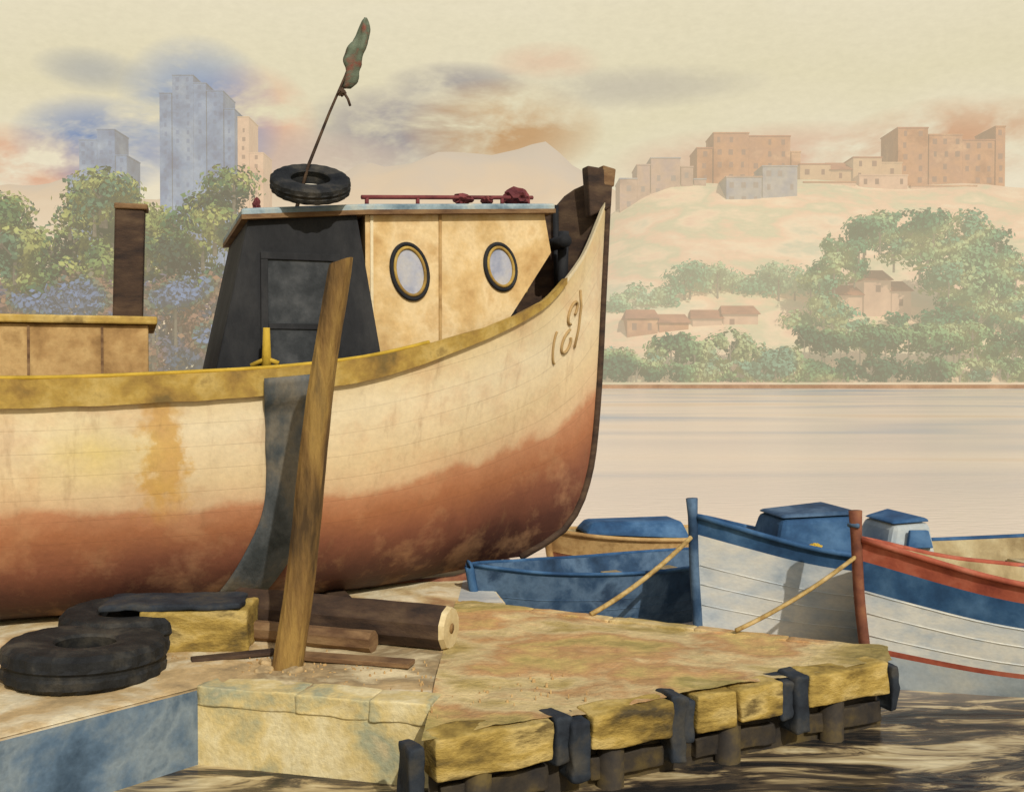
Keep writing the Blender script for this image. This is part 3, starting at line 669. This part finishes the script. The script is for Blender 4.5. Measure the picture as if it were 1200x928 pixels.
hz=haze(gz('misty_hill',[(0,'#CDBFA6'),(.5,'#C2AE90'),(.62,'#B59670'),(.75,'#9A8C82'),(1,'#A98A62')]),.66,'#E6D6BC')
def crest(x): return 162+34*math.exp(-((x-5)/90)**2)+26*math.exp(-((x+110)/70)**2)+14*mnoise.noise(Vector((x*.014,1,0)))+7*mnoise.noise(Vector((x*.05,2,0)))-25*sm(60,160,x)+12*sm(-300,-420,x)
V=[];F=[];xs=np.linspace(-1500,1500,260);ys=np.linspace(600,1500,26)
for y in ys:
    for x in xs: V.append((x,y,max(-2,crest(x)*math.exp(-((y-900)/150)**2)*(1+.06*mnoise.noise(Vector((x*.02,y*.02,0))))-4)))
nx=len(xs)
for j in range(len(ys)-1):
    for i in range(nx-1): F.append((j*nx+i,j*nx+i+1,(j+1)*nx+i+1,(j+1)*nx+i))
mk('distant_hill',V,F,hz,smooth=True,recalc=False)

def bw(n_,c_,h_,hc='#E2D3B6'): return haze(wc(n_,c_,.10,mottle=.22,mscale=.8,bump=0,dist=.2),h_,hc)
def building(name,x0,x1,y0,y1,z0,parts,mat,roofmat,win=True,winmat=None):
    e=empty(name)
    for i,(a,b,h,rf) in enumerate(parts):
        xa,xb=x0+(x1-x0)*a,x0+(x1-x0)*b; yo=y0+i*.15
        box(f'block_{i}',((xa+xb)/2,(yo+y1)/2,z0+h/2-2),(xb-xa-.02,y1-yo,h+4),mat,e,bevel=.1)
        if rf=='gable':
            yc=(yo+y1)/2; zt=z0+h; hh=(y1-yo)*.28
            mk(f'roof_{i}',[(xa-.5,yo-.6,zt),(xb+.5,yo-.6,zt),(xb+.5,y1+.6,zt),(xa-.5,y1+.6,zt),(xa+.2,yc,zt+hh),(xb-.2,yc,zt+hh)],[(0,1,5,4),(2,3,4,5),(1,2,5),(3,0,4),(3,2,1,0)],roofmat,e)
        else: box(f'parapet_{i}',((xa+xb)/2,(yo+y1)/2,z0+h+.2),(xb-xa+.3,y1-yo+.3,.4),mat if i%2 else roofmat,e,bevel=.05)
        if win:
            V=[];F=[];nf_=max(1,int(h/3.4)); ncol=max(1,int((xb-xa)/3.2))
            for fl in range(nf_):
                for c in range(ncol):
                    if random.random()<.2: continue
                    cx=xa+(c+.5)*(xb-xa)/ncol+random.uniform(-.2,.2); cz=z0+1.9+fl*h/nf_; b0=len(V); wx=random.uniform(.4,.7)
                    for dx,dz in((-wx,-.8),(wx,-.8),(wx,.8),(-wx,.8)): V.append((cx+dx,yo-.03,cz+dz))
                    F.append((b0,b0+1,b0+2,b0+3))
            if V: mk(f'windows_{i}',V,F,winmat or winm,e)
    return e
winm=bw('window_dark',['#7A6C68','#8A7C7A'],.50)
bm1=bw('mauve_render',['#8A6E60','#AD917E','#948286'],.46)
bm2=bw('terracotta_render',['#93623E','#B0805A','#A4785C','#C09874'],.44)
bm3=bw('bluegrey_render',['#747A90','#9C9896','#70798E'],.46)
bm4=bw('tan_render',['#B08A64','#C5A580'],.54)
bm5=bw('pink_render',['#B98A70','#CBA58A','#BC947C'],.54)
rf1=bw('roof_tile',['#8F5A40','#A67052','#84543F'],.46)
wn2=bw('window_brown',['#8A6452','#7E6256'],.46)
blu=bw('tower_blue',['#3A5688','#5C7AA6','#7E94B4'],.38)
blw=bw('tower_window',['#3C5684','#5A76A4'],.38)
building('apartment_block',31,56,296,308,50,[(0,.2,9,0),(.2,.35,13,0),(.36,.7,15,0),(.71,.85,12.5,0),(.86,1,9,0)],bm1,bm3,winmat=winm)
building('apartment_block',55,86,306,318,56,[(0,.15,14,0),(.16,.5,18.5,0),(.5,.9,17.6,0),(.91,1,13,0)],bm2,rf1,winmat=wn2)
building('apartment_block',60,80,288,298,46,[(0,.5,12,0),(.51,1,15,0)],bm3,bm1,winmat=winm)
building('apartment_block',84,114,300,312,52,[(0,.3,12,0),(.3,.5,10.5,'gable'),(.52,.8,14,0),(.8,1,12.5,0)],bm4,rf1,winmat=wn2)
building('apartment_block',114,146,304,318,55,[(0,.28,20.5,0),(.29,.6,18.5,0),(.6,.9,17,0),(.91,1,21,0)],bm2,rf1,winmat=wn2)
building('apartment_block',84,134,296,303,46,[(0,.3,12,0),(.32,.6,14,0),(.62,1,11,0)],bm5,bm2,winmat=wn2)
building('terraced_house',26,40,232,240,8,[(0,.5,7.5,'gable'),(.52,1,6.5,'gable')],bm2,rf1,winmat=wn2)
building('terraced_house',41,56,233,241,9,[(0,.45,6.5,'gable'),(.47,1,7.5,'gable')],bm5,rf1,winmat=wn2)
building('terraced_house',73,92,236,246,13,[(0,.4,8,'gable'),(.42,.75,11.5,'gable'),(.76,1,9,'gable')],bm5,rf1,winmat=wn2)
building('tower_block',-173,-150,400,415,0,[(0,.2,80,0),(.2,.5,94,0),(.5,.8,98,0),(.81,1,88,0)],blu,blu,winmat=blw)
building('tower_block',-137,-108,400,418,0,[(0,.16,112,0),(.17,.45,119,0),(.45,.62,116,0),(.63,.85,113,0),(.86,1,106,0)],blu,blu,winmat=blw)
building('tower_block',-112,-98,405,420,0,[(0,.6,104,0),(.61,1,90,0)],bm5,bm4,winmat=wn2)

# foliage masses
def foliage_mat(name,h):
    m,nt,bs=base_mat(name); a=nt.nodes.new('ShaderNodeAttribute'); a.attribute_name='Col'
    link(nt,a.outputs['Color'],bs.inputs['Base Color']); bs.inputs['Roughness'].default_value=.9; bs.inputs['Specular IOR Level'].default_value=.1
    haze(m,h); return m
def foliage(name,blobs,cols,leaf,dens,hz_,nscale=.06,gap=-.32):
    e=empty(name); Vs=[];C=[]
    cl=[np.array(lin(c)[:3]) for c in cols]
    for (x,y,z,rx,ry,rz,ci) in blobs:
        n_=int(dens*(rx*rz+rx*ry+ry*rz)/3)
        d=rng.normal(size=(n_,3)); d/=np.linalg.norm(d,axis=1)[:,None]
        rad=rng.uniform(.5,1.12,size=n_)
        P_=d*rad[:,None]*np.array([rx,ry,rz])+np.array([x,y,z])
        for k_ in range(n_):
            p=P_[k_]; nv=mnoise.noise(Vector((p[0]*nscale*6,p[1]*nscale*2,p[2]*nscale*6)))
            if nv<gap: continue
            nn_=d[k_]*.9+rng.normal(size=3)*.35; nn_/=np.linalg.norm(nn_)
            t1=np.cross(nn_,[.3,.1,1]); t1/=np.linalg.norm(t1); t2=np.cross(nn_,t1)
            an=rng.uniform(0,6.28); u=(t1*math.cos(an)+t2*math.sin(an)); v=np.cross(nn_,u)
            s=leaf*rng.uniform(.5,1.25)
            Vs+= [p+u*s,p+v*s*.7,p-u*s,p-v*s*.7]
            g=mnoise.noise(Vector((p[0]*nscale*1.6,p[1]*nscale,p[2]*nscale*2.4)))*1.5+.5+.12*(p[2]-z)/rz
            g=max(0,min(.999,g))*(len(cl)-1); i0=int(g); fr_=g-i0
            base=cl[i0]*(1-fr_)+cl[i0+1]*fr_
            C.append(base*rng.uniform(.94,1.06))
    n_=len(Vs)//4
    me=bpy.data.meshes.new(name+'_leaves'); me.from_pydata([tuple(v) for v in Vs],[],[(4*i,4*i+1,4*i+2,4*i+3) for i in range(n_)])
    ca=me.color_attributes.new('Col','FLOAT_COLOR','CORNER')
    arr=np.ones((n_*4,4),dtype=np.float32); arr[:,:3]=np.repeat(np.array(C),4,axis=0); ca.data.foreach_set('color',arr.ravel())
    me.materials.append(foliage_mat('foliage_'+name,hz_)); o=bpy.data.objects.new('leaves',me); scene.collection.objects.link(o); o.parent=e
    V=[];F=[]
    for i,(x,y,z,rx,ry,rz,ci) in enumerate(blobs):
        zb=terr(x,y)-.5 if y>205 else .5
        if z-zb<2: continue
        if z-zb>(11 if y>205 else 14) : zb=z-rz*1.6
        b0=len(V); w_=.16+rx*.03
        for zz,ww in((zb,w_),(z,w_*.5)):
            for k_ in range(6): V.append((x+ww*math.cos(k_*1.047),y+ww*math.sin(k_*1.047),zz))
        for k_ in range(6): F.append((b0+k_,b0+(k_+1)%6,b0+6+(k_+1)%6,b0+6+k_))
        for q_ in range(3):
            an=random.uniform(0,6.28); b1=len(V); tip=(x+rx*.6*math.cos(an),y+ry*.6*math.sin(an),z+rz*.4)
            for k_ in range(3): V.append((x+w_*.5*math.cos(k_*2.1),y+w_*.5*math.sin(k_*2.1),z-rz*.5))
            V.append(tip); F+= [(b1,b1+1,b1+3),(b1+1,b1+2,b1+3),(b1+2,b1,b1+3)]
    mk('trunks_and_limbs',V,F,trk if y>205 else trk2,e)
    return e
trk=bw('far_bark',['#6A6656','#7C7866'],.5); trk2=bw('near_bark',['#4A463A','#5E5848'],.34)
gr=['#2F6048','#4F7A56','#74996A','#A3AE7E','#67907A']
def UV3(u,v,y): return ((u-600)/1200*y, y, 2.6+(440-v)/1200*y)
bl=[]
for i in range(46):
    x=19+90*i/45+random.uniform(-.8,.8); u=x/216*1200+600
    top=9.5+5*mnoise.noise(Vector((x*.10,3,0)))+(2.6 if u>930 else 0)-(2.0 if u<770 else 0)
    r_=random.uniform(2.2,3.8)
    bl.append((x,216+random.uniform(-2,2),top-r_+.8,r_*1.15,r_,r_,0))
    bl.append((x+random.uniform(-1.5,1.5),214+random.uniform(-2,1),3+random.random(),2.8,2.4,2.6,0))
foliage('tree_line',bl,gr,.55,44,.38,gap=-.22)
bl=[]
for i in range(38):
    x=24+48*i/37; y=246+random.uniform(-4,4); r_=random.uniform(2.2,3.8)
    bl.append((x,y,20.5+4*mnoise.noise(Vector((x*.12,9,0)))+ (4 if x>40 else 0)+random.uniform(-2.5,2.5),r_*1.4,r_,r_*.9,0))
foliage('tree_line',bl,['#4C8A66','#70A07C','#9CB588','#84AA8A'],.55,34,.52,gap=-.22)
bl=[]
for (u,v,r_) in [(985,292,4),(1010,275,5),(1040,262,5),(1070,272,6),(1100,266,5.5),(1130,275,5),(1155,285,4.5),(1010,298,4),(965,308,3),(1050,292,4.5),(1085,298,5),(1115,300,6),(1140,305,6),(1170,300,4.5),(1100,325,5.5),(1130,325,5.5),(1130,345,6),(1165,325,5),(1165,345,5),(1105,350,4.5),(1150,375,5.5),(1115,375,5.5),(1180,370,5),(1185,330,4),(950,335,4),(960,352,4),(940,372,4),(965,375,4),(990,388,4),(1020,392,4),(1055,390,4),(1085,382,4.5),(970,328,3.5),(1200,350,4),(1215,320,4),(1195,390,4),(990,310,3),(1000,370,3),(1050,372,3)]:
    for q_ in range(2):
        y=231+random.uniform(-3,3); r2=r_*random.uniform(.65,.95)
        p=UV3(u+random.uniform(-12,12),v+random.uniform(-9,9),y); bl.append((*p,r2*1.15,r2*.9,r2*.85,0))
foliage('tree_line',bl,['#2F7050','#4F8866','#7BA276','#A9B884','#5E9072'],.58,38,.42,gap=-.24)
hexa('river_bank',[(-140,92,-.5),(-18,100,-.5),(-20,175,-.5),(-160,200,-.5),(-138,95,1.0),(-20,103,1.0),(-22,172,1.0),(-158,196,1.0)],M['mud'],bevel=.2)
bl=[]
for i in range(105):
    u=random.uniform(-60,285); lo_=230+16*math.sin(u*.04)+(26 if 15<u<75 else 0); v=random.uniform(lo_,350)
    y=random.uniform(118,135); r_=random.uniform(1.8,3.6)
    bl.append((*UV3(u,v,y),r_*1.15,r_,r_*.8,0))
foliage('tree_line',bl,['#2A4438','#426A46','#758A4E','#A3A860','#4C7058'],.38,54,.26,nscale=.10,gap=-.25)
bl=[]
for i in range(80):
    u=-60+340*(i%40)/39+random.uniform(-5,5); v=random.uniform(335,445); y=random.uniform(108,113); r_=random.uniform(1.7,2.8)
    bl.append((*UV3(u,v,y),r_*1.3,r_,r_*.8,0))
foliage('bush_row',bl,['#38506E','#4E5C7A','#6E5450','#86664E','#4C685A','#587098'],.36,52,.28,nscale=.10,gap=-.5)

# ------------------------------------------------------------------ camera
cam=bpy.data.cameras.new('camera'); co=bpy.data.objects.new('camera',cam); scene.collection.objects.link(co)
co.location=(0,0,2.6); co.rotation_euler=(math.radians(90-1.146),0,0)
cam.sensor_width=36; cam.lens=36; cam.clip_end=6000; cam.clip_start=.1
scene.camera=co
